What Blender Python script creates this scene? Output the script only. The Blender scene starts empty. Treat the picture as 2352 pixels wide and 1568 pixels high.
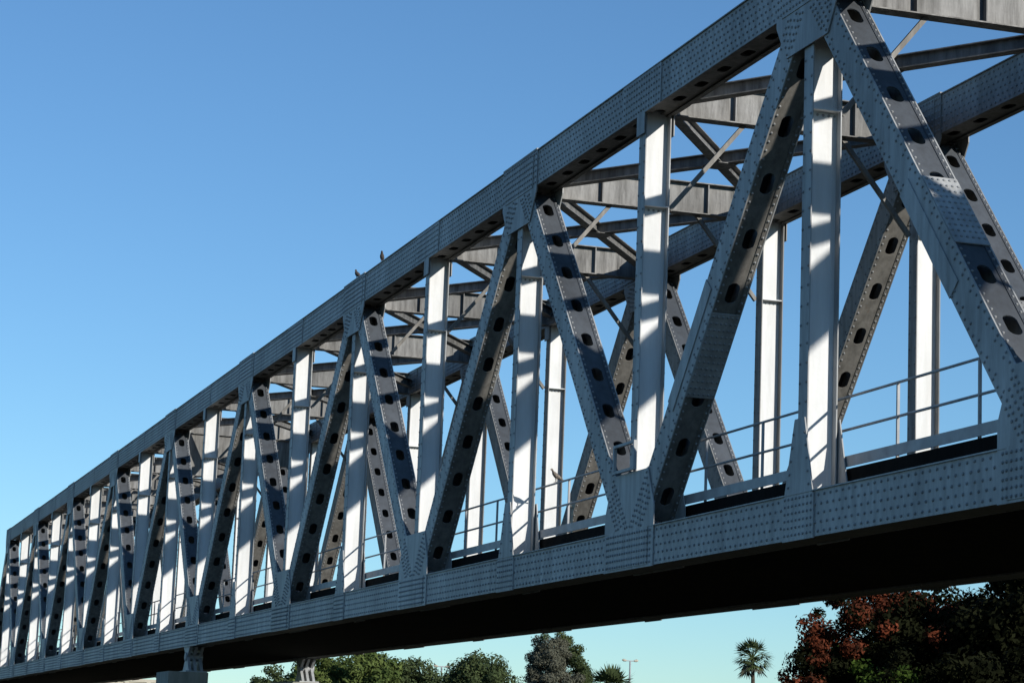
import bpy, math, random
import numpy as np
from mathutils import Vector, Matrix
random.seed(7); rng=np.random.default_rng(11)
scene=bpy.context.scene
COL=scene.collection

# ------------------------------------------------------------------ materials
def newmat(name):
    m=bpy.data.materials.new(name); m.use_nodes=True
    nt=m.node_tree; b=nt.nodes['Principled BSDF']
    return m,nt,b
def paint(name, base, dirt, rust, rough=0.5, dirt_amt=0.5, rust_lo=0.66, bump=0.15, spec=0.3, var=0.25):
    m,nt,b=newmat(name); N=nt.nodes; L=nt.links
    b.inputs['Specular IOR Level'].default_value=spec
    geo=N.new('ShaderNodeNewGeometry')
    mp=N.new('ShaderNodeMapping'); mp.inputs['Scale'].default_value=(2.4,2.4,0.30)
    L.new(geo.outputs['Position'],mp.inputs['Vector'])
    n1=N.new('ShaderNodeTexNoise'); n1.inputs['Scale'].default_value=2.2; n1.inputs['Detail'].default_value=8; n1.inputs['Roughness'].default_value=0.7
    L.new(mp.outputs[0],n1.inputs['Vector'])
    r1=N.new('ShaderNodeValToRGB'); r1.color_ramp.elements[0].position=0.38; r1.color_ramp.elements[1].position=0.68
    L.new(n1.outputs['Fac'],r1.inputs['Fac'])
    mul=N.new('ShaderNodeMath'); mul.operation='MULTIPLY'; mul.inputs[1].default_value=dirt_amt
    L.new(r1.outputs['Color'],mul.inputs[0])
    mx=N.new('ShaderNodeMixRGB'); mx.inputs[1].default_value=(*base,1); mx.inputs[2].default_value=(*dirt,1)
    L.new(mul.outputs[0],mx.inputs[0])
    n2=N.new('ShaderNodeTexNoise'); n2.inputs['Scale'].default_value=1.1; n2.inputs['Detail'].default_value=10; n2.inputs['Roughness'].default_value=0.75
    L.new(geo.outputs['Position'],n2.inputs['Vector'])
    r2=N.new('ShaderNodeValToRGB'); r2.color_ramp.elements[0].position=rust_lo; r2.color_ramp.elements[1].position=rust_lo+0.09
    L.new(n2.outputs['Fac'],r2.inputs['Fac'])
    mx2=N.new('ShaderNodeMixRGB'); mx2.inputs[2].default_value=(*rust,1)
    L.new(r2.outputs['Color'],mx2.inputs[0]); L.new(mx.outputs[0],mx2.inputs[1])
    # broad tonal variation between repainted areas
    n4=N.new('ShaderNodeTexNoise'); n4.inputs['Scale'].default_value=0.45; n4.inputs['Detail'].default_value=5
    L.new(geo.outputs['Position'],n4.inputs['Vector'])
    mr=N.new('ShaderNodeMapRange'); mr.inputs['From Min'].default_value=0.3; mr.inputs['From Max'].default_value=0.7
    mr.inputs['To Min'].default_value=1-var; mr.inputs['To Max'].default_value=1+var*0.6
    L.new(n4.outputs['Fac'],mr.inputs['Value'])
    vm=N.new('ShaderNodeVectorMath'); vm.operation='SCALE'
    L.new(mx2.outputs[0],vm.inputs[0]); L.new(mr.outputs[0],vm.inputs['Scale'])
    L.new(vm.outputs[0],b.inputs['Base Color'])
    rr=N.new('ShaderNodeMapRange'); rr.inputs['To Min'].default_value=rough-0.08; rr.inputs['To Max'].default_value=rough+0.2
    L.new(n1.outputs['Fac'],rr.inputs['Value']); L.new(rr.outputs[0],b.inputs['Roughness'])
    n3=N.new('ShaderNodeTexNoise'); n3.inputs['Scale'].default_value=9; n3.inputs['Detail'].default_value=4
    L.new(geo.outputs['Position'],n3.inputs['Vector'])
    bp=N.new('ShaderNodeBump'); bp.inputs['Strength'].default_value=bump; bp.inputs['Distance'].default_value=0.02
    L.new(n3.outputs['Fac'],bp.inputs['Height']); L.new(bp.outputs[0],b.inputs['Normal'])
    return m
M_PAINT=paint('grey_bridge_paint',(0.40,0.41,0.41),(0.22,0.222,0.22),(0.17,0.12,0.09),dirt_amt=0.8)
M_FAR=paint('far_shade_grey_paint',(0.25,0.25,0.245),(0.13,0.128,0.12),(0.15,0.10,0.07),dirt_amt=0.9)  # far truss copy of the bridge paint, darkened to carry its shade
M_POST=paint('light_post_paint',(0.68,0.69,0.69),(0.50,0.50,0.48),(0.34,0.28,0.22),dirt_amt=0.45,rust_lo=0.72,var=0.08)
M_PLATE=paint('shade_toned_plate_paint',(0.21,0.20,0.182),(0.10,0.095,0.085),(0.13,0.085,0.055),dirt_amt=0.9,rust_lo=0.64)  # dim grazing light on the diagonals' lower faces put into the colour
M_PLATE_SHADE=paint('shade_slate_plate_paint',(0.080,0.090,0.102),(0.052,0.056,0.062),(0.12,0.09,0.07),dirt_amt=0.8,rust_lo=0.68)  # shade on the diagonals' upper faces put into the base colour
M_RIVET=paint('rivet_paint',(0.27,0.28,0.285),(0.20,0.20,0.20),(0.16,0.11,0.08))  # darker than the bridge paint, so the colour carries rivet shading
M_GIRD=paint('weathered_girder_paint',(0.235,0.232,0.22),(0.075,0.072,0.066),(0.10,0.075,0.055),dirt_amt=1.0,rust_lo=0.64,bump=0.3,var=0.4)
M_DARK=paint('shade_black_deck_steel',(0.010,0.0095,0.009),(0.005,0.005,0.0045),(0.015,0.010,0.007),rough=0.85,spec=0.05)  # near-black base colour stands for the shade under the deck
M_CONC=paint('concrete',(0.30,0.30,0.26),(0.18,0.18,0.15),(0.15,0.13,0.1),rough=0.85,dirt_amt=0.8,bump=0.5)
M_WALL=paint('cream_concrete',(0.50,0.46,0.37),(0.4,0.36,0.28),(0.2,0.16,0.1),rough=0.85)
def simple(name,c1,c2,scale=3,rough=0.8,spec=0.1):
    m,nt,b=newmat(name); N=nt.nodes; L=nt.links
    b.inputs['Specular IOR Level'].default_value=spec
    geo=N.new('ShaderNodeNewGeometry')
    n=N.new('ShaderNodeTexNoise'); n.inputs['Scale'].default_value=scale; n.inputs['Detail'].default_value=6
    L.new(geo.outputs['Position'],n.inputs['Vector'])
    r=N.new('ShaderNodeValToRGB'); r.color_ramp.elements[0].position=0.35; r.color_ramp.elements[1].position=0.65
    r.color_ramp.elements[0].color=(*c1,1); r.color_ramp.elements[1].color=(*c2,1)
    L.new(n.outputs['Fac'],r.inputs['Fac']); L.new(r.outputs['Color'],b.inputs['Base Color'])
    b.inputs['Roughness'].default_value=rough
    return m
M_GROUND=simple('dry_grass_ground',(0.03,0.028,0.016),(0.055,0.05,0.03),0.3,0.95)
M_BARK=simple('bark',(0.05,0.04,0.03),(0.10,0.08,0.06),5,0.9)
M_LEAF=simple('green_leaves',(0.045,0.070,0.018),(0.11,0.140,0.038),0.5,0.8)
M_LEAFD=simple('dark_green_leaves',(0.034,0.050,0.020),(0.070,0.090,0.034),0.6,0.8)
M_LEAFG=simple('grey_dry_foliage',(0.080,0.082,0.058),(0.112,0.112,0.082),0.5,0.9)
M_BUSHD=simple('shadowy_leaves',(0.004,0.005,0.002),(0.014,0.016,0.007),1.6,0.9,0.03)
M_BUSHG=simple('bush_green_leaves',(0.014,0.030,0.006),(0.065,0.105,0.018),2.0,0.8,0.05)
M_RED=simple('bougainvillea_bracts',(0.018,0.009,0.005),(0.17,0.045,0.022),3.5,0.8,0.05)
M_BIRD=simple('grey_brown_feathers',(0.04,0.035,0.03),(0.12,0.10,0.09),30,0.8)
M_BIRDL=simple('pale_feathers',(0.10,0.09,0.08),(0.28,0.24,0.2),30,0.8)
M_POLE=simple('galvanised_steel',(0.25,0.26,0.27),(0.36,0.37,0.38),3,0.5,0.4)
BM=[M_PAINT,M_PLATE,M_RIVET,M_PLATE_SHADE,M_POST]
BMF=[M_FAR,M_PLATE,M_RIVET,M_PLATE_SHADE,M_POST]

# ------------------------------------------------------------------ mesh builder
class MB:
    def __init__(s): s.v=[]; s.f=[]; s.mi=[]; s.riv=[]
    def add(s,vs,fs,mi=0):
        o=len(s.v); s.v+= [tuple(p) for p in vs]; s.f+=[tuple(i+o for i in f) for f in fs]; s.mi+=[mi]*len(fs)
    def box(s,x0,x1,y0,y1,z0,z1,mi=0):
        s.add([(x0,y0,z0),(x1,y0,z0),(x1,y1,z0),(x0,y1,z0),(x0,y0,z1),(x1,y0,z1),(x1,y1,z1),(x0,y1,z1)],
              [(0,3,2,1),(4,5,6,7),(0,1,5,4),(1,2,6,5),(2,3,7,6),(3,0,4,7)],mi)
    def obox(s,o,A,B,C,a,b,c,mi=0):
        P=[o+A*i+B*j+C*k for (i,j,k) in [(a[0],b[0],c[0]),(a[1],b[0],c[0]),(a[1],b[1],c[0]),(a[0],b[1],c[0]),(a[0],b[0],c[1]),(a[1],b[0],c[1]),(a[1],b[1],c[1]),(a[0],b[1],c[1])]]
        s.add(P,[(0,3,2,1),(4,5,6,7),(0,1,5,4),(1,2,6,5),(2,3,7,6),(3,0,4,7)],mi)
    def beam(s,p,q,w,h,up=Vector((0,0,1)),mi=0):
        p=Vector(p);q=Vector(q);A=(q-p);L=A.length;A.normalize();B=A.cross(up).normalized();C=B.cross(A).normalized()
        s.obox(p,A,B,C,(0,L),(-w/2,w/2),(-h/2,h/2),mi)
    def ibeam(s,p,q,w,h,t=0.02,up=Vector((0,0,1)),mi=0):
        p=Vector(p);q=Vector(q);A=(q-p);L=A.length;A.normalize();B=A.cross(up).normalized();C=B.cross(A).normalized()
        s.obox(p,A,B,C,(0,L),(-w/2,w/2),(h/2-t,h/2),mi)
        s.obox(p,A,B,C,(0,L),(-w/2,w/2),(-h/2,-h/2+t),mi)
        s.obox(p,A,B,C,(0.001,L-0.001),(-t/2,t/2),(-h/2+t,h/2-t),mi)
    def platex(s,poly,x0,x1,mi=0):
        n=len(poly)
        vs=[(x0,a,b) for a,b in poly]+[(x1,a,b) for a,b in poly]
        fs=[tuple(range(n-1,-1,-1)),tuple(range(n,2*n))]+[(i,(i+1)%n,(i+1)%n+n,i+n) for i in range(n)]
        s.add(vs,fs,mi)
    def tube(s,p,q,r0,r1,n=8,mi=0):
        p=Vector(p);q=Vector(q);A=(q-p).normalized()
        up=Vector((0,0,1)) if abs(A.z)<0.9 else Vector((1,0,0))
        B=A.cross(up).normalized();C=A.cross(B)
        vs=[];
        for c,r in ((p,r0),(q,r1)):
            for i in range(n):
                a=2*math.pi*i/n; vs.append(c+B*math.cos(a)*r+C*math.sin(a)*r)
        s.add(vs,[(i,(i+1)%n,(i+1)%n+n,i+n) for i in range(n)]+[tuple(range(n-1,-1,-1)),tuple(range(n,2*n))],mi)
    def perf(s,o,U,V,N,length,width,cell,hl,hw,th,mi=0):
        n=max(1,round(length/cell)); c=length/n; K=16
        for j in range(n):
            oc=o+U*((j+.5)*c)
            hole=[];rect=[]
            for i in range(K):
                a=2*math.pi*(i+.5)/K; ca=math.cos(a);sa=math.sin(a)
                r=hw; hu=(hl-hw)*(1 if ca>0 else -1)+r*ca; hole.append((hu,r*sa))
                ru=c/2;rv=width/2
                ang=math.atan2(r*sa*1.0, hu)
                k=min(ru/abs(math.cos(ang)+1e-9),rv/abs(math.sin(ang)+1e-9))
                rect.append([k*math.cos(ang),k*math.sin(ang)])
            for cx in (-1,1):
                for cy in (-1,1):
                    b=min(range(K),key=lambda i:(rect[i][0]-cx*c/2)**2+(rect[i][1]-cy*width/2)**2)
                    rect[b]=[cx*c/2,cy*width/2]
            vs=[];
            for d in (0,-th):
                for (a,b) in hole: vs.append(oc+U*a+V*b+N*d)
                for (a,b) in rect: vs.append(oc+U*a+V*b+N*d)
            fs=[]
            for i in range(K):
                k=(i+1)%K
                fs.append((i,K+i,K+k,k)); fs.append((2*K+i,2*K+k,3*K+k,3*K+i)); fs.append((i,k,2*K+k,2*K+i))
            s.add(vs,fs,mi)
    def rivet(s,p,n): s.riv.append((tuple(p),tuple(n)))
    def mesh(s,name,mats,rr=0.025):
        v=s.v;f=s.f;mi=s.mi
        if s.riv:
            P=np.array([a for a,b in s.riv]);Nn=np.array([b for a,b in s.riv],dtype=float)
            up=np.where(np.abs(Nn[:,2:3])<0.9,np.array([[0,0,1.0]]),np.array([[0,1.0,0]]))
            B=np.cross(Nn,up);B/=np.linalg.norm(B,axis=1,keepdims=True);C=np.cross(Nn,B)
            K=6;rings=[]
            for (r,h) in ((rr,0.0),(rr*0.78,rr*0.6)):
                for i in range(K):
                    a=2*math.pi*i/K
                    rings.append(P+B*math.cos(a)*r+C*math.sin(a)*r+Nn*h)
            rings.append(P+Nn*rr*0.9)
            arr=np.stack(rings,axis=1).reshape(-1,3)
            base=len(v); v=v+[tuple(x) for x in arr.tolist()]
            tf=[(i,(i+1)%K,K+(i+1)%K,K+i) for i in range(K)]+[(K+i,K+(i+1)%K,2*K) for i in range(K)]
            f=list(f)
            for r in range(len(s.riv)):
                o=base+r*13
                f+=[tuple(i+o for i in t) for t in tf]
            mi=mi+[min(2,len(mats)-1)]*(len(s.riv)*len(tf))
        me=bpy.data.meshes.new(name); me.from_pydata(v,[],f)
        for m in mats: me.materials.append(m)
        me.polygons.foreach_set('material_index',mi); me.update()
        import bmesh
        bm=bmesh.new(); bm.from_mesh(me); bmesh.ops.recalc_face_normals(bm,faces=bm.faces); bm.to_mesh(me); bm.free()
        return me
def obj(name,me,loc=(0,0,0),parent=None):
    o=bpy.data.objects.new(name,me); COL.objects.link(o)
    if parent is not None:
        o.parent=parent; o.location=Vector(loc)-parent.location
    else: o.location=loc
    return o
def empty(name,loc,label,cat,group=None):
    o=bpy.data.objects.new(name,None); COL.objects.link(o); o.location=loc; o.empty_display_size=0.5
    o['label']=label;o['category']=cat
    if group:o['group']=group
    return o

# ------------------------------------------------------------------ bridge
XT=15.0; W=5.54; TW=0.56; P=7.41; Y0=33.6
ZB=5.07; ZT=14.21; HB=0.68; HT=0.74
zct=ZB+HB; zcb=ZT-HT; zb=ZB+HB/2; zt=ZT-HT/2
K0,K1=-5,17
def Y(k): return Y0+k*P
root=empty('steel_truss_bridge',(XT+W/2+TW/2,Y(7),0),'long grey riveted steel truss railway bridge on concrete piers','bridge')
nx=Vector((-1,0,0)); px=Vector((1,0,0))
def both(m,y,z,off=0.002):
    m.rivet((off,y,z),nx); m.rivet((TW-off,y,z),px)

def chord(z0,h,perfbottom,ya,yb,rows,pitch):
    m=MB()
    m.box(0.002,0.022,ya,yb,z0,z0+h); m.box(TW-0.022,TW-0.002,ya,yb,z0,z0+h)
    m.box(-0.03,TW+0.03,ya,yb,z0+h,z0+h+0.02)
    if perfbottom:
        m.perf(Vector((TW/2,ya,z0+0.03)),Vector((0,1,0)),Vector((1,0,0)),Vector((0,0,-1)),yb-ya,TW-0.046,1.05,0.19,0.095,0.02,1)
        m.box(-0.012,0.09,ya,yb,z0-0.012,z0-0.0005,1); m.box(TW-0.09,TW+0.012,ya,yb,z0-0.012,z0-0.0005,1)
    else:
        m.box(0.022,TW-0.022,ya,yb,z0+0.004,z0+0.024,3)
    n=int((yb-ya)/pitch)
    for r in range(rows):
        z=z0+0.07+(h-0.14)*r/(rows-1)
        for i in range(n): both(m,ya+(i+(0.5 if r%2 else 0))*pitch,z)
    return m
def postmesh(even,mats):
    m=MB()
    z0=zct-0.1; z1=zcb+0.1
    m.box(0.03,0.05,-0.165,0.165,z0,z1,0); m.box(TW-0.05,TW-0.03,-0.165,0.165,z0,z1,0)
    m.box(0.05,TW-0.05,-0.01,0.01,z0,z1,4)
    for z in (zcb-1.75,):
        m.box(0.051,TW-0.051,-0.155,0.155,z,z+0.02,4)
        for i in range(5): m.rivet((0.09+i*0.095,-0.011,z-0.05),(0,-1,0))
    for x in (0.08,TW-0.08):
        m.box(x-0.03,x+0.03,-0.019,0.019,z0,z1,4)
    z=zct+0.2
    while z<zcb:
        for y in (-0.12,0.12):
            m.rivet((0.03,y,z),nx); m.rivet((TW-0.03,y,z),px)
        z+=0.3
    if even:
        for (a,b,s) in ((-0.02,0.0,nx),(TW,TW+0.02,px)):
            m.platex([(-0.52,zct-0.02),(0.52,zct-0.02),(0.18,zct+1.15),(-0.18,zct+1.15)],a,b)
            m.box(a-0.004,b+0.004,-0.56,0.56,ZB-0.02,zct-0.021)
            xx=a-0.004 if s is nx else b+0.004
            for i in range(8):
                for j in range(6): m.rivet((xx,-0.48+i*0.137,ZB+0.07+j*0.11),s)
            xx=a if s is nx else b
            for j in range(5):
                hw=0.44-0.30*j/6
                for q in (-1,1): m.rivet((xx,q*hw*0.85,zct+0.12+j*0.2),s)
    else:
        for (a,b,s) in ((-0.02,0.0,nx),(TW,TW+0.02,px)):
            m.box(a,b,-1.0,1.0,zcb-0.015,ZT-0.005)
            xx=a if s is nx else b
            for i in range(15):
                for j in range(6): m.rivet((xx,-0.92+i*0.13,zcb+0.06+j*0.12),s)
            m.box(a,b,-0.2,0.2,zcb-0.4,zcb-0.016)
    return m.mesh('vertical_post',mats)

def diag(sgn,mats,patch=None):
    m=MB(); A=Vector((0,0,zt)); Bp=Vector((0,sgn*P,zb)); U=(Bp-A); L=U.length; U.normalize()
    X=Vector((1,0,0)); N=Vector((0,-U.z,U.y))
    if N.z<0: N=-N
    s0,s1=0.62,L-0.62; d=0.28
    for (a,b) in ((0.006,0.028),(TW-0.028,TW-0.006)):
        m.obox(A,U,X,N,(s0,s1),(a,b),(-d,d),0)
    for sg in (1,-1):
        n=N*sg; pm=3 if sg==1 else 1  # upper faces get the painted shade tone, lower faces the dim one
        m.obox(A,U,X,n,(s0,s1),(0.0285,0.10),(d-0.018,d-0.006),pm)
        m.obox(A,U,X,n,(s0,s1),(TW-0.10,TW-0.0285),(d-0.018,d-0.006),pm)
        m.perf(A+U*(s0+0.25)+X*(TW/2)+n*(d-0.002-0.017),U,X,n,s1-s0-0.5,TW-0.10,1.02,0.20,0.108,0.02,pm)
        q=s0+0.2
        while q<s1-0.1:
            for x in (0.065,TW-0.065): m.rivet(A+U*q+X*x+n*(d-0.006),n)
            q+=0.16
    q=s0+0.2;i=0
    while q<s1-0.1:
        for g in (-1,1):
            for w in ((0.21,) if i%2 else (0.14,0.23)):
                p=A+U*q+N*(g*w); both(m,p.y,p.z,0.006)
        q+=0.17;i+=1
    if patch:
        a,b,sg=patch; n=N*sg
        m.obox(A,U,X,n,(a,b),(0.015,TW-0.015),(d+0.002,d+0.02),0)
        nn=int((b-a)/0.13)
        for i in range(nn):
            for j in range(6): m.rivet(A+U*(a+0.07+i*0.13)+X*(0.06+j*0.088)+n*(d+0.02),n)
        m.obox(A,U,X,n,(a-0.3,b+0.5),(-0.012,0.004),(-d-0.01,-d+0.3),0)
    return m.mesh('diagonal_brace',mats,0.024)

def inpoly(y,z,poly,mg=0.05):
    n=len(poly)
    for i in range(n):
        (a,b),(c,d)=poly[i],poly[(i+1)%n]
        L=math.hypot(c-a,d-b); cr=((c-a)*(z-b)-(d-b)*(y-a))/L
        if cr<mg: return False
    return True
def gusset(upper,mats):
    m=MB()
    if upper:
        poly=[(-0.78,zcb-0.72),(0.78,zcb-0.72),(1.18,zcb-0.12),(1.18,ZT-0.004),(-1.18,ZT-0.004),(-1.18,zcb-0.12)]
        lay=(-0.95,0.95,zcb-0.02,ZT-0.03)
    else:
        poly=[(-1.26,ZB-0.02),(1.26,ZB-0.02),(1.26,zct+0.35),(0.92,zct+1.05),(-0.92,zct+1.05),(-1.26,zct+0.35)]
        lay=(-1.0,1.0,ZB+0.02,zct+0.02)
    m.platex(poly,-0.022,0.0); m.platex(poly,TW,TW+0.022)
    m.box(-0.036,-0.0225,*lay); m.box(TW+0.0225,TW+0.036,*lay)      # second layer splice plate
    if upper: m.box(-0.040,TW+0.040,-1.18,1.18,ZT+0.021,ZT+0.05)
    pts=[]
    c0,c1=(zcb,ZT) if upper else (ZB,zct)
    for i in range(19):
        for j in range(6): pts.append((-1.12+i*0.124,c0+0.06+j*(c1-c0-0.12)/5))
    zc=zt if upper else zb; sz=-1 if upper else 1
    for sg in (-1,1):
        Uy,Uz=sg*P,sz*(zt-zb); L=math.hypot(Uy,Uz);Uy/=L;Uz/=L
        for w in (-0.22,-0.13,0.0,0.13,0.22):
            for q in range(3,15):
                s=q*0.12+(0.06 if abs(w)==0.13 else 0)
                y=Uy*s-Uz*w; z=zc+Uz*s+Uy*w
                if (z<c0-0.05 if upper else z>c1+0.05): pts.append((y,z))
    kept=[]
    for (y,z) in pts:
        if inpoly(y,z,poly) and all((y-a)**2+(z-b)**2>0.0055 for a,b in kept): kept.append((y,z))
    for (y,z) in kept:
        o=0.036 if (lay[0]<y<lay[1] and lay[2]<z<lay[3]) else 0.022
        m.rivet((-o,y,z),nx); m.rivet((TW+o,y,z),px)
    return m.mesh('gusset_plate',mats,0.027)

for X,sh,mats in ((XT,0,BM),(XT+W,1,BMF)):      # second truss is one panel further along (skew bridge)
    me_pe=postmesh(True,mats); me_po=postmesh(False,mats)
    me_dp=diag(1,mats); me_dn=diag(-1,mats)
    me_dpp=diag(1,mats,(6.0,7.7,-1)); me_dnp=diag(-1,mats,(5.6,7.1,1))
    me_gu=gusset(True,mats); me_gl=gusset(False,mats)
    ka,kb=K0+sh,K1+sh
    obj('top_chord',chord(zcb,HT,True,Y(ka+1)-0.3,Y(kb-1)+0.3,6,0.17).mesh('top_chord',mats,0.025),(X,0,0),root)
    obj('bottom_chord',chord(ZB,HB,False,Y(ka)-0.6,Y(kb)+0.6,5,0.21).mesh('bottom_chord',mats,0.027),(X,0,0),root)
    for k in range(ka,kb+1):
        up=((k+sh)%2==0)
        if k not in (ka,kb):
            obj('vertical_post',me_pe if up else me_po,(X,Y(k),0),root)
        obj('gusset_plate',me_gu if up else me_gl,(X,Y(k),0),root)
        if up:
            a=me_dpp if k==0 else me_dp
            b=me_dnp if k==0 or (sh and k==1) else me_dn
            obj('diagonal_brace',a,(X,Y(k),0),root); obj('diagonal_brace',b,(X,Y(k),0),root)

m=MB()
g0=TW+0.04; g1=W-0.04
m.ibeam((g0,0,ZT-HT/2-0.01),(g1,0,ZT-HT/2-0.01),0.30,HT-0.04,0.022)
for f in (0.25,0.5,0.75):
    x=g0+(g1-g0)*f
    m.box(x-0.012,x+0.012,-0.13,0.13,zcb+0.04,ZT-0.06)
for x in (g0+0.3,g1-0.3):
    m.box(x-0.3,x+0.3,-0.024,-0.012,zcb+0.05,ZT-0.08)
me_g=m.mesh('cross_girder',[M_GIRD])
m=MB()
m.beam((g0,0,zcb-1.75),(g0+1.45,0,zcb+0.02),0.09,0.08); me_k1=m.mesh('knee_brace',[M_PLATE])
m=MB()
m.beam((g1,0,zcb-1.75),(g1-1.45,0,zcb+0.02),0.09,0.08); me_k2=m.mesh('knee_brace',[M_PLATE])
m=MB(); m.ibeam((g0,0.25,ZT-0.42),(g1,P-0.25,ZT-0.42),0.22,0.25,0.02); me_l1=m.mesh('lateral_brace',[M_GIRD])
m=MB(); m.ibeam((g1,0.25,ZT-0.426),(g0,P-0.25,ZT-0.426),0.22,0.25,0.02)
c=Vector(((g0+g1)/2,P/2,ZT-0.565)); m.box(c.x-0.3,c.x+0.3,c.y-0.3,c.y+0.3,c.z,c.z+0.012); me_l2=m.mesh('lateral_brace',[M_GIRD])
for k in range(K0+2,K1):
    obj('cross_girder',me_g,(XT,Y(k),0),root)
    obj('knee_brace',me_k1,(XT,Y(k)+0.03,0),root); obj('knee_brace',me_k2,(XT,Y(k)+0.03,0),root)
    if k<K1-1:
        obj('lateral_brace',me_l1,(XT,Y(k),0),root); obj('lateral_brace',me_l2,(XT,Y(k),0),root)
m=MB()
vs=[(g0,0,zcb-0.003),(g1,0,zcb-0.003),(g1,0,zcb-2.2),(g1-0.9,0,zcb-1.0),(g0+0.9,0,zcb-1.0),(g0,0,zcb-2.2)]
m.add(vs+[(a,0.02,c) for a,b,c in vs],[(0,1,2,3,4,5),(11,10,9,8,7,6)]+[(i,(i+1)%6,(i+1)%6+6,i+6) for i in range(6)])
m.box(g0+0.9,g1-0.9,-0.12,0.14,zcb-1.03,zcb-1.001)
obj('portal_plate',m.mesh('portal_plate',[M_GIRD]),(XT,Y(8)-0.05,0),root)

# floor system
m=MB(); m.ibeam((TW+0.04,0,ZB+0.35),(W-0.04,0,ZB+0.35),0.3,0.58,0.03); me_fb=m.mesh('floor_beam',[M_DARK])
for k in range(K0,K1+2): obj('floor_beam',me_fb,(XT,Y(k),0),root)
m=MB(); m.box(TW+0.002,W-0.002,Y(K0)-0.6,Y(K1)+0.6+P,ZB+0.03,ZB+0.055)  # sheet added to keep sun off the floor beams, coloured as shade
obj('soffit_blocker',m.mesh('soffit_blocker',[M_DARK]),(XT,0,0),root)
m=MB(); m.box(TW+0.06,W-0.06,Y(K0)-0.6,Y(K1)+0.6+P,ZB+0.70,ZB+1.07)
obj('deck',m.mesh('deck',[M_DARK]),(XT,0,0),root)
for (a,b) in ((TW+0.038,TW+0.058),(W-0.058,W-0.038)):
    m=MB(); m.box(a,b,Y(K0)-0.6,Y(K1)+0.6+P,6.165,6.33)
    obj('walkway_edge_plate',m.mesh('walkway_edge_plate',[M_POLE]),(XT,0,0),root)
for x in (TW+0.14,W-0.14):
    m=MB()
    y=Y(K0); r=0.022
    for z in (7.26,6.76): m.tube((x,Y(K0),z),(x,Y(K1),z),r,r,8)
    step=P/3; i=0
    while y+i*step<=Y(K1)+0.01:
        yy=y+i*step+0.6
        m.box(x-0.02,x+0.02,yy-0.02,yy+0.02,6.0,7.26); 
        m.box(x-0.05,x+0.05,yy-0.07,yy+0.07,6.2,6.335); i+=1
    obj('handrail',m.mesh('handrail',[M_POLE]),(XT,0,0),root)
# bracket frame clamped on the foot of one diagonal
m=MB()
ya_,yb_,za_,zb_=-0.40,0.7,zct+1.07,zct+1.55
for z in (za_,zb_): m.box(-0.11,-0.05,ya_,yb_,z,z+0.05)
for y in (ya_,yb_-0.05): m.box(-0.11,-0.05,y,y+0.05,za_+0.051,zb_-0.001)
for z in (za_,zb_): m.box(-0.049,0.02,ya_+0.3,ya_+0.36,z,z+0.05)
obj('bracket_frame',m.mesh('bracket_frame',[M_PAINT]),(XT,Y(1),0),root)
m=MB(); m.tube((0,0,6.0),(0,0,7.9),0.03,0.03); m.box(-0.3,0.05,-0.05,0.05,6.3,6.42); m.box(-0.06,0.06,-0.06,0.06,7.9,8.05)
obj('marker_post',m.mesh('marker_post',[M_WALL]),(XT+4.6,Y(3)+2,0),root)

def bearing():
    m=MB()
    for x in (0.02,0.22,TW-0.12):
        m.platex([(-0.6,ZB-0.021),(-0.14,ZB-0.36),(-0.62,ZB-0.86),(0.62,ZB-0.86),(0.14,ZB-0.36),(0.6,ZB-0.021)],x,x+0.10)
    m.tube((-0.03,0,ZB-0.36),(TW+0.03,0,ZB-0.36),0.15,0.15,14)
    m.box(-0.10,TW+0.10,-0.75,0.75,ZB-0.92,ZB-0.861)
    return m.mesh('bearing',[M_PAINT])
me_bear=bearing()
for kk in (K0,7,K1):
    for X,sh in ((XT,0),(XT+W,1)):
        k=kk+sh; dy=0.9 if (kk==7 and sh==0) else 0
        obj('bearing',me_bear,(X,Y(k)+dy,0),root)
        m=MB(); zt0=ZB-0.925
        m.box(-0.8,0.32+TW/2,-1.3,1.3,zt0-0.55,zt0)
        vs=[]
        for z,g in ((0,0.15),(zt0-0.551,-0.12)):
            for (x,y) in ((-0.8-g,-1.3-g),(0.60+g,-1.3-g),(0.60+g,1.3+g),(-0.8-g,1.3+g)): vs.append((x,y,z))
        m.add(vs,[(0,3,2,1),(4,5,6,7),(0,1,5,4),(1,2,6,5),(2,3,7,6),(3,0,4,7)])
        o=obj('bridge_pier',m.mesh('bridge_pier',[M_CONC]),(X,Y(k)+dy,0))
        o['label']='grey concrete pier column carrying the truss bridge bearing'; o['category']='pier'; o['group']='concrete piers under the truss bridge'

# dry weed on the deck
wl=(20.2,38.2,6.14)
m=MB(); r_=random.Random(4)
def twig(p,d,L,r,lv):
    q=p+d*L; m.tube(p,q,r,r*0.6,5)
    if lv>0:
        for i in range(3): 
            dd=(d+Vector((r_.uniform(-.7,.7),r_.uniform(-.7,.7),r_.uniform(-.1,.5)))).normalized(); twig(q if i<2 else p+d*L*0.6,dd,L*0.7,r*0.6,lv-1)
twig(Vector((0,0,0)),Vector((0.05,0,1)),0.45,0.014,3)
o=obj('dry_weed',m.mesh('dry_weed',[M_BARK]),wl); o['label']='small leafless dry weed growing on the bridge deck'; o['category']='plant'

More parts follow.
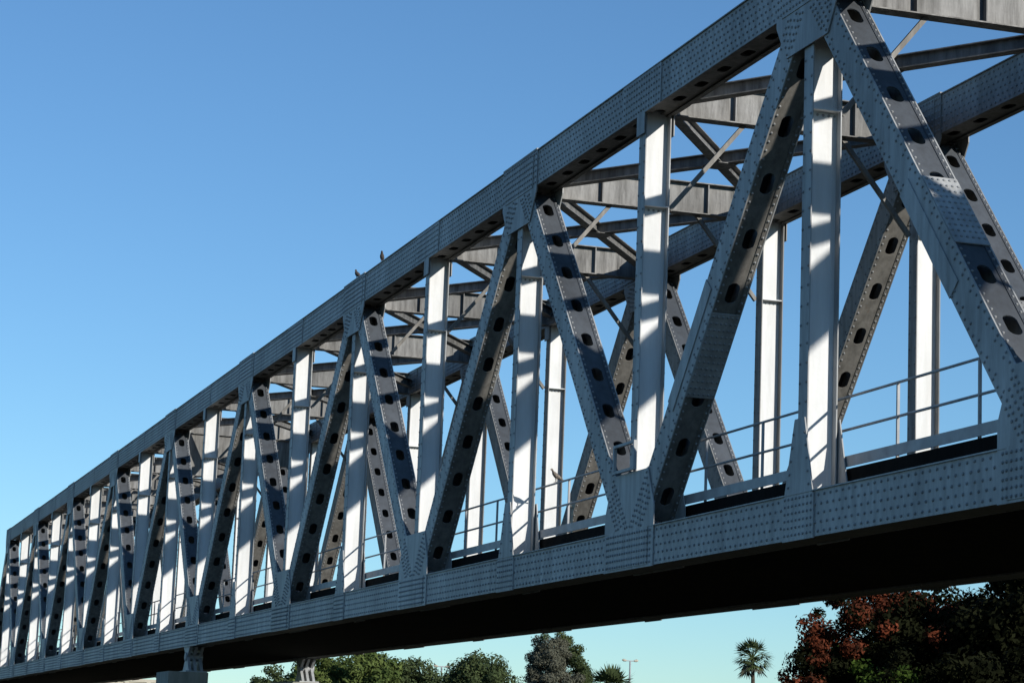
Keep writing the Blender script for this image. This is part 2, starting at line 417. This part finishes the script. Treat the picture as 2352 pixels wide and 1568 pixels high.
# ------------------------------------------------------------------ ground, wall
m=MB(); G=4000
m.add([(-G,-G,0),(G,-G,0),(G,G,0),(-G,G,0)],[(0,1,2,3)])
g=obj('ground',m.mesh('ground',[M_GROUND])); g['kind']='structure'; g['label']='flat dry grassy ground under the bridge'; g['category']='ground'
m=MB(); m.box(-4.5,4.5,-0.3,0.3,0,5.9); m.box(-4.6,4.6,-0.38,0.38,5.901,6.12)
for i in range(6): m.box(-4.2+i*1.6,-3.9+i*1.6,-0.42,-0.301,0,5.9)
o=obj('retaining_wall',m.mesh('retaining_wall',[M_WALL]),(27.5,178,0)); o['label']='cream concrete retaining wall beside the far end of the bridge'; o['category']='wall'

# ------------------------------------------------------------------ trees
def pos(az,d): a=math.radians(az); return (d*math.sin(a),d*math.cos(a),0)
def leaves(centres,radii,per,size,seed,mats_idx=None,flat=0.8,shell=0.4,jit=0.4):
    r=np.random.default_rng(seed); V=[];F=[];MI=[]
    for ci,(c,rad) in enumerate(zip(centres,radii)):
        n=int(per*rad**2)+6
        d=r.normal(size=(n,3)); d/=np.linalg.norm(d,axis=1,keepdims=True)
        rr=rad*(shell+(1-shell)*r.random((n,1))**0.7)*(1+0.3*r.random((n,1))**4)
        p=np.array(c)+d*rr*np.array([1,1,flat])
        nn=d+r.normal(scale=jit,size=(n,3)); nn/=np.linalg.norm(nn,axis=1,keepdims=True)
        t=np.cross(nn,r.normal(size=(n,3))); t/=np.linalg.norm(t,axis=1,keepdims=True); b=np.cross(nn,t)
        s=size*(0.6+0.8*r.random((n,1)))
        q=np.stack([p-t*s,p-b*s*0.5,p+t*s,p+b*s*0.5],axis=1).reshape(-1,3)
        o=len(V); V+=q.tolist(); F+=[(o+4*i,o+4*i+1,o+4*i+2,o+4*i+3) for i in range(n)]
        k=mats_idx[ci] if mats_idx is not None else 0
        MI+=[k]*n
    return V,F,MI
def tree(name,loc,h,rx,seed,mats,label,cat='tree',size=0.15,per=300,nclu=110,crown_lo=0.12,lean=0.0,idxf=None,group=None,subr=(0.18,0.34),qp=0.35):
    r=np.random.default_rng(seed)
    e=empty(name,loc,label,cat,group)
    cz=h*(crown_lo+(1-crown_lo)/2); rz=h*(1-crown_lo)/2
    C=[];R=[]
    for i in range(nclu):
        d=r.normal(size=3); d/=np.linalg.norm(d); q=r.random()**qp
        rad=rx*(subr[0]+(subr[1]-subr[0])*r.random())
        z=cz+d[2]*(rz-rad*0.75)*q
        x=d[0]*(rx-rad*0.8)*q+lean*(z-h*0.5); y=d[1]*(rx-rad*0.8)*q
        C.append((x,y,z)); R.append(rad)
    mi=[idxf(c,r) for c in C] if idxf else None
    V,F,MI=leaves(C,R,per,size,seed+1,mi)
    me=bpy.data.meshes.new('crown'); me.from_pydata(V,[],F)
    for m_ in mats: me.materials.append(m_)
    me.polygons.foreach_set('material_index',MI); me.update()
    obj('crown',me,loc,e)
    m=MB(); tr=0.03*h
    p=Vector((0,0,0)); pr=tr
    for s in range(5):
        q=Vector((lean*0.3*s+r.normal()*0.1,r.normal()*0.1,h*0.14*(s+1))); m.tube(p,q,pr,pr*0.8,8); p=q; pr*=0.8
        for b in range(2):
            j=int(r.integers(nclu)); t=Vector(C[j]); mid=(q+t)/2+Vector((0,0,-0.2))
            m.tube(q,mid,pr*0.5,pr*0.3,6); m.tube(mid,t,pr*0.3,pr*0.1,6)
    obj('trunk',m.mesh('trunk',[M_BARK]),loc,e)
    return e
gT='trees beyond the bridge'
tree('broadleaf_tree',pos(11.9,205),8.5,2.6,1,[M_LEAFD],'dark green leafy tree standing beyond the bridge piers',group=gT)
tree('broadleaf_tree',pos(12.8,208),10.0,3.2,2,[M_LEAF],'dense green leafy tree beyond the bridge piers',group=gT)
tree('broadleaf_tree',pos(13.5,212),10.5,3.6,3,[M_LEAF],'dense green leafy tree beyond the bridge piers',group=gT)
tree('broadleaf_tree',pos(14.2,206),10.5,3.3,4,[M_LEAF],'dense green leafy tree beyond the bridge piers',group=gT)
tree('broadleaf_tree',pos(15.0,225),11.1,4.0,5,[M_LEAFD],'rounded dark green tree beyond the bridge piers',group=gT)
tree('broadleaf_tree',pos(16.75,230),11.7,4.3,6,[M_LEAFD],'rounded dark green tree with even crown in the distance',group=gT)
tree('tall_tree',pos(18.6,250),15.0,3.9,8,[M_LEAFG,M_LEAFD],'tall tree with greyish dry side and dark green side',size=0.11,per=800,lean=-0.13,idxf=lambda c,r:1 if (c[0]>1.5-0.3*(c[2]-9)) or c[2]>13.6 else 0,nclu=240,subr=(0.13,0.24),qp=0.25,group=gT)
def palm(loc,h,rc,label,seed):
    r=random.Random(seed); e=empty('palm_tree',loc,label,'palm tree')
    m=MB(); n=10; p=Vector((0,0,0))
    for i in range(n):
        q=Vector((0.1*math.sin(i*.5),0.06*math.cos(i*.4),(h-rc)*(i+1)/n)); m.tube(p,q,0.26-0.012*i,0.26-0.012*(i+1),8); p=q
    obj('trunk',m.mesh('trunk',[M_BARK]),loc,e)
    m=MB(); top=p
    for i in range(52):
        a=r.uniform(0,2*math.pi); el=r.uniform(-1.0,1.4) 
        d=Vector((math.cos(a)*math.cos(el),math.sin(a)*math.cos(el),math.sin(el)))
        L=rc*r.uniform(0.8,1.12); base=top+d*L*0.5
        m.tube(top,base,0.035,0.02,4)
        side=d.cross(Vector((0,0,1))).normalized(); nrm=side.cross(d)
        for j in range(8):
            b=(j-3.5)/3.5*1.0; dd=(d*math.cos(b)+side*math.sin(b)); tip=base+dd*L*0.5+Vector((0,0,-0.22*L*abs(b)))
            w=dd.cross(nrm).normalized()*0.04*rc
            mid=base.lerp(tip,0.5)
            m.add([base,mid+w,tip,mid-w],[(0,1,2,3)],0 if el>-0.5 else 1)
    obj('crown',m.mesh('crown',[M_LEAFD,M_LEAFG]),loc,e)
palm(pos(23.07,190),11.6,1.8,'slender fan palm with round spiky crown standing alone',3)
palm(pos(19.8,215),10.2,2.8,'low palm top with arching fronds beside tall tree',5)
def lamp(loc,h,s,label):
    e=empty('street_lamp',loc,label,'street lamp','distant street lamps')
    m=MB(); m.tube((0,0,0),(0,0,h),0.12,0.08,8); m.tube((-0.5,0,h+0.05),(0.5,0,h+0.05),0.05,0.05,6); obj('pole',m.mesh('pole',[M_POLE]),loc,e)
    for q in (-1,1):
        m=MB(); m.tube((q*0.4,0,h+0.06),(q*0.65,0,h+0.10),0.09,0.13,8); m.tube((q*0.651,0,h+0.10),(q*0.8,0,h+0.11),0.13,0.06,8)
        obj('lamp_head',m.mesh('lamp_head',[M_WALL]),loc,e)
lamp(pos(20.2,230),10.8,-1,'pale street lamp with short double arm beyond the bridge')
lamp(pos(15.8,230),9.6,1,'pale street lamp among distant trees')
gB='dark bushes beside the bridge'
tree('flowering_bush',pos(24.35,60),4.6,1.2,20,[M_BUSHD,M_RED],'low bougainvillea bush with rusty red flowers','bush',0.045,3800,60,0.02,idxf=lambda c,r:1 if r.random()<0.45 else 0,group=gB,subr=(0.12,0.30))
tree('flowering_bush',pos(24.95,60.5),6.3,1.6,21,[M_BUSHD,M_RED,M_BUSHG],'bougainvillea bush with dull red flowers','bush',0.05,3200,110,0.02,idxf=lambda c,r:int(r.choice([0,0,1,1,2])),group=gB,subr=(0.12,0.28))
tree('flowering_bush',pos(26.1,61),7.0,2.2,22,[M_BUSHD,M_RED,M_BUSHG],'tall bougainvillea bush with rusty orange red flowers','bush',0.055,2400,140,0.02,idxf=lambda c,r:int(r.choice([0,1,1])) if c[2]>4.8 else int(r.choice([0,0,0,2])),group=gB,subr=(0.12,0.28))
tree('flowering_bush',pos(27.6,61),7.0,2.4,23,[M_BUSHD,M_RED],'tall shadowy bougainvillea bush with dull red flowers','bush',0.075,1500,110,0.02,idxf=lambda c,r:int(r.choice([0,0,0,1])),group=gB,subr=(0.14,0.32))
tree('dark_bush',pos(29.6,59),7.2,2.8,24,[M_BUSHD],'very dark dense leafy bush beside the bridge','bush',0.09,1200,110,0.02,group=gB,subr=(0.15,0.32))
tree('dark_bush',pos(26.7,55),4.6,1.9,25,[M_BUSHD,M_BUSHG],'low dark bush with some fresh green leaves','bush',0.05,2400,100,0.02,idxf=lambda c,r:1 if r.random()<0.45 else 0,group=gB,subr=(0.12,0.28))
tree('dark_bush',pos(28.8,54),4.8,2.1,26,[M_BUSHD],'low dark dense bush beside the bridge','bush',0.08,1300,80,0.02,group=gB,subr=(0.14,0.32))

# ------------------------------------------------------------------ birds
def bird(loc,rotz,mat,label,s=1.0):
    m=MB()
    path=[(-0.20,0.055,0.004,0.012),(-0.14,0.075,0.022,0.012),(-0.08,0.10,0.042,0.038),(-0.02,0.125,0.055,0.055),(0.04,0.15,0.055,0.058),(0.085,0.18,0.042,0.046),(0.10,0.215,0.027,0.03),(0.115,0.245,0.027,0.03),(0.138,0.252,0.02,0.022),(0.155,0.250,0.007,0.007),(0.178,0.244,0.002,0.002)]
    K=10; vs=[]
    for i,(x,z,ry,rz) in enumerate(path):
        for j in range(K):
            a=2*math.pi*j/K; vs.append((x*s,math.cos(a)*ry*s,(z+math.sin(a)*rz)*s))
    fs=[]
    for i in range(len(path)-1):
        for j in range(K): fs.append((i*K+j,i*K+(j+1)%K,(i+1)*K+(j+1)%K,(i+1)*K+j))
    fs.append(tuple(range(K))); fs.append(tuple(range((len(path)-1)*K,len(path)*K)))
    m.add(vs,fs)
    for y in (-0.022,0.022):
        m.tube((0.0,y*s,0.0),(0.01*s,y*s,0.09*s),0.005*s,0.009*s,6)
        for dy in (-0.012,0,0.012): m.tube((0,y*s,0.004),(0.04*s,(y+dy)*s,0.003),0.004,0.003,4)
    me=m.mesh('bird',[mat])
    for p in me.polygons: p.use_smooth=True
    o=obj('pigeon',me,loc); o.rotation_euler=(0,0,rotz); o['label']=label; o['category']='bird'; o['group']='pigeons on the bridge'
bird((XT+0.02,63.1,ZT+0.02),math.radians(100),M_BIRD,'brown pigeon perched on the bridge top chord',1.15)
bird((XT+0.02,60.45,ZT+0.02),math.radians(250),M_BIRD,'brown pigeon perched on the bridge top chord',1.05)
bird((XT+0.70,47.4,7.283),math.radians(200),M_BIRDL,'pale pigeon perched on the bridge handrail',1.0)

# ------------------------------------------------------------------ light
AZ=math.radians(180-26); EL=math.radians(22)
S=Vector((math.sin(AZ)*math.cos(EL),math.cos(AZ)*math.cos(EL),math.sin(EL)))
sl=bpy.data.lights.new('sun','SUN'); sl.energy=5.0; sl.angle=math.radians(0.6); sl.color=(1.0,0.95,0.87)
so=bpy.data.objects.new('sun',sl); COL.objects.link(so); so.rotation_euler=S.to_track_quat('Z','Y').to_euler(); so.location=(0,0,60)
w=bpy.data.worlds.new('World'); scene.world=w; w.use_nodes=True
nt=w.node_tree; bg=nt.nodes['Background']
sky=nt.nodes.new('ShaderNodeTexSky'); sky.sky_type='NISHITA'; sky.sun_disc=False
sky.sun_elevation=EL; sky.sun_rotation=AZ; sky.altitude=0; sky.air_density=1.0; sky.dust_density=0.0; sky.ozone_density=3.5
mt=nt.nodes.new('ShaderNodeMixRGB'); mt.blend_type='MULTIPLY'; mt.inputs[0].default_value=1.0; mt.inputs[2].default_value=(0.64,0.86,1.0,1)
nt.links.new(sky.outputs[0],mt.inputs[1])
nt.links.new(mt.outputs[0],bg.inputs[0]); bg.inputs[1].default_value=0.125

# ------------------------------------------------------------------ camera
a=math.radians(17.15); th=math.radians(9.65); ro=0.0386
R0=Vector((math.cos(a),-math.sin(a),0)); fw=Vector((math.sin(a)*math.cos(th),math.cos(a)*math.cos(th),math.sin(th)))
u0=R0.cross(fw)
R=R0*math.cos(ro)+u0*math.sin(ro); Uc=u0*math.cos(ro)-R0*math.sin(ro)
cd=bpy.data.cameras.new('camera'); cam=bpy.data.objects.new('camera',cd); COL.objects.link(cam)
cd.sensor_width=36; cd.lens=36*5580/2352; cd.clip_end=12000; cd.clip_start=0.5
M=Matrix((R,Uc,-fw)).transposed().to_4x4(); M.translation=Vector((0,0,1.7)); cam.matrix_world=M
scene.camera=cam
scene.view_settings.view_transform='Standard'; scene.view_settings.look='None'; scene.view_settings.exposure=0
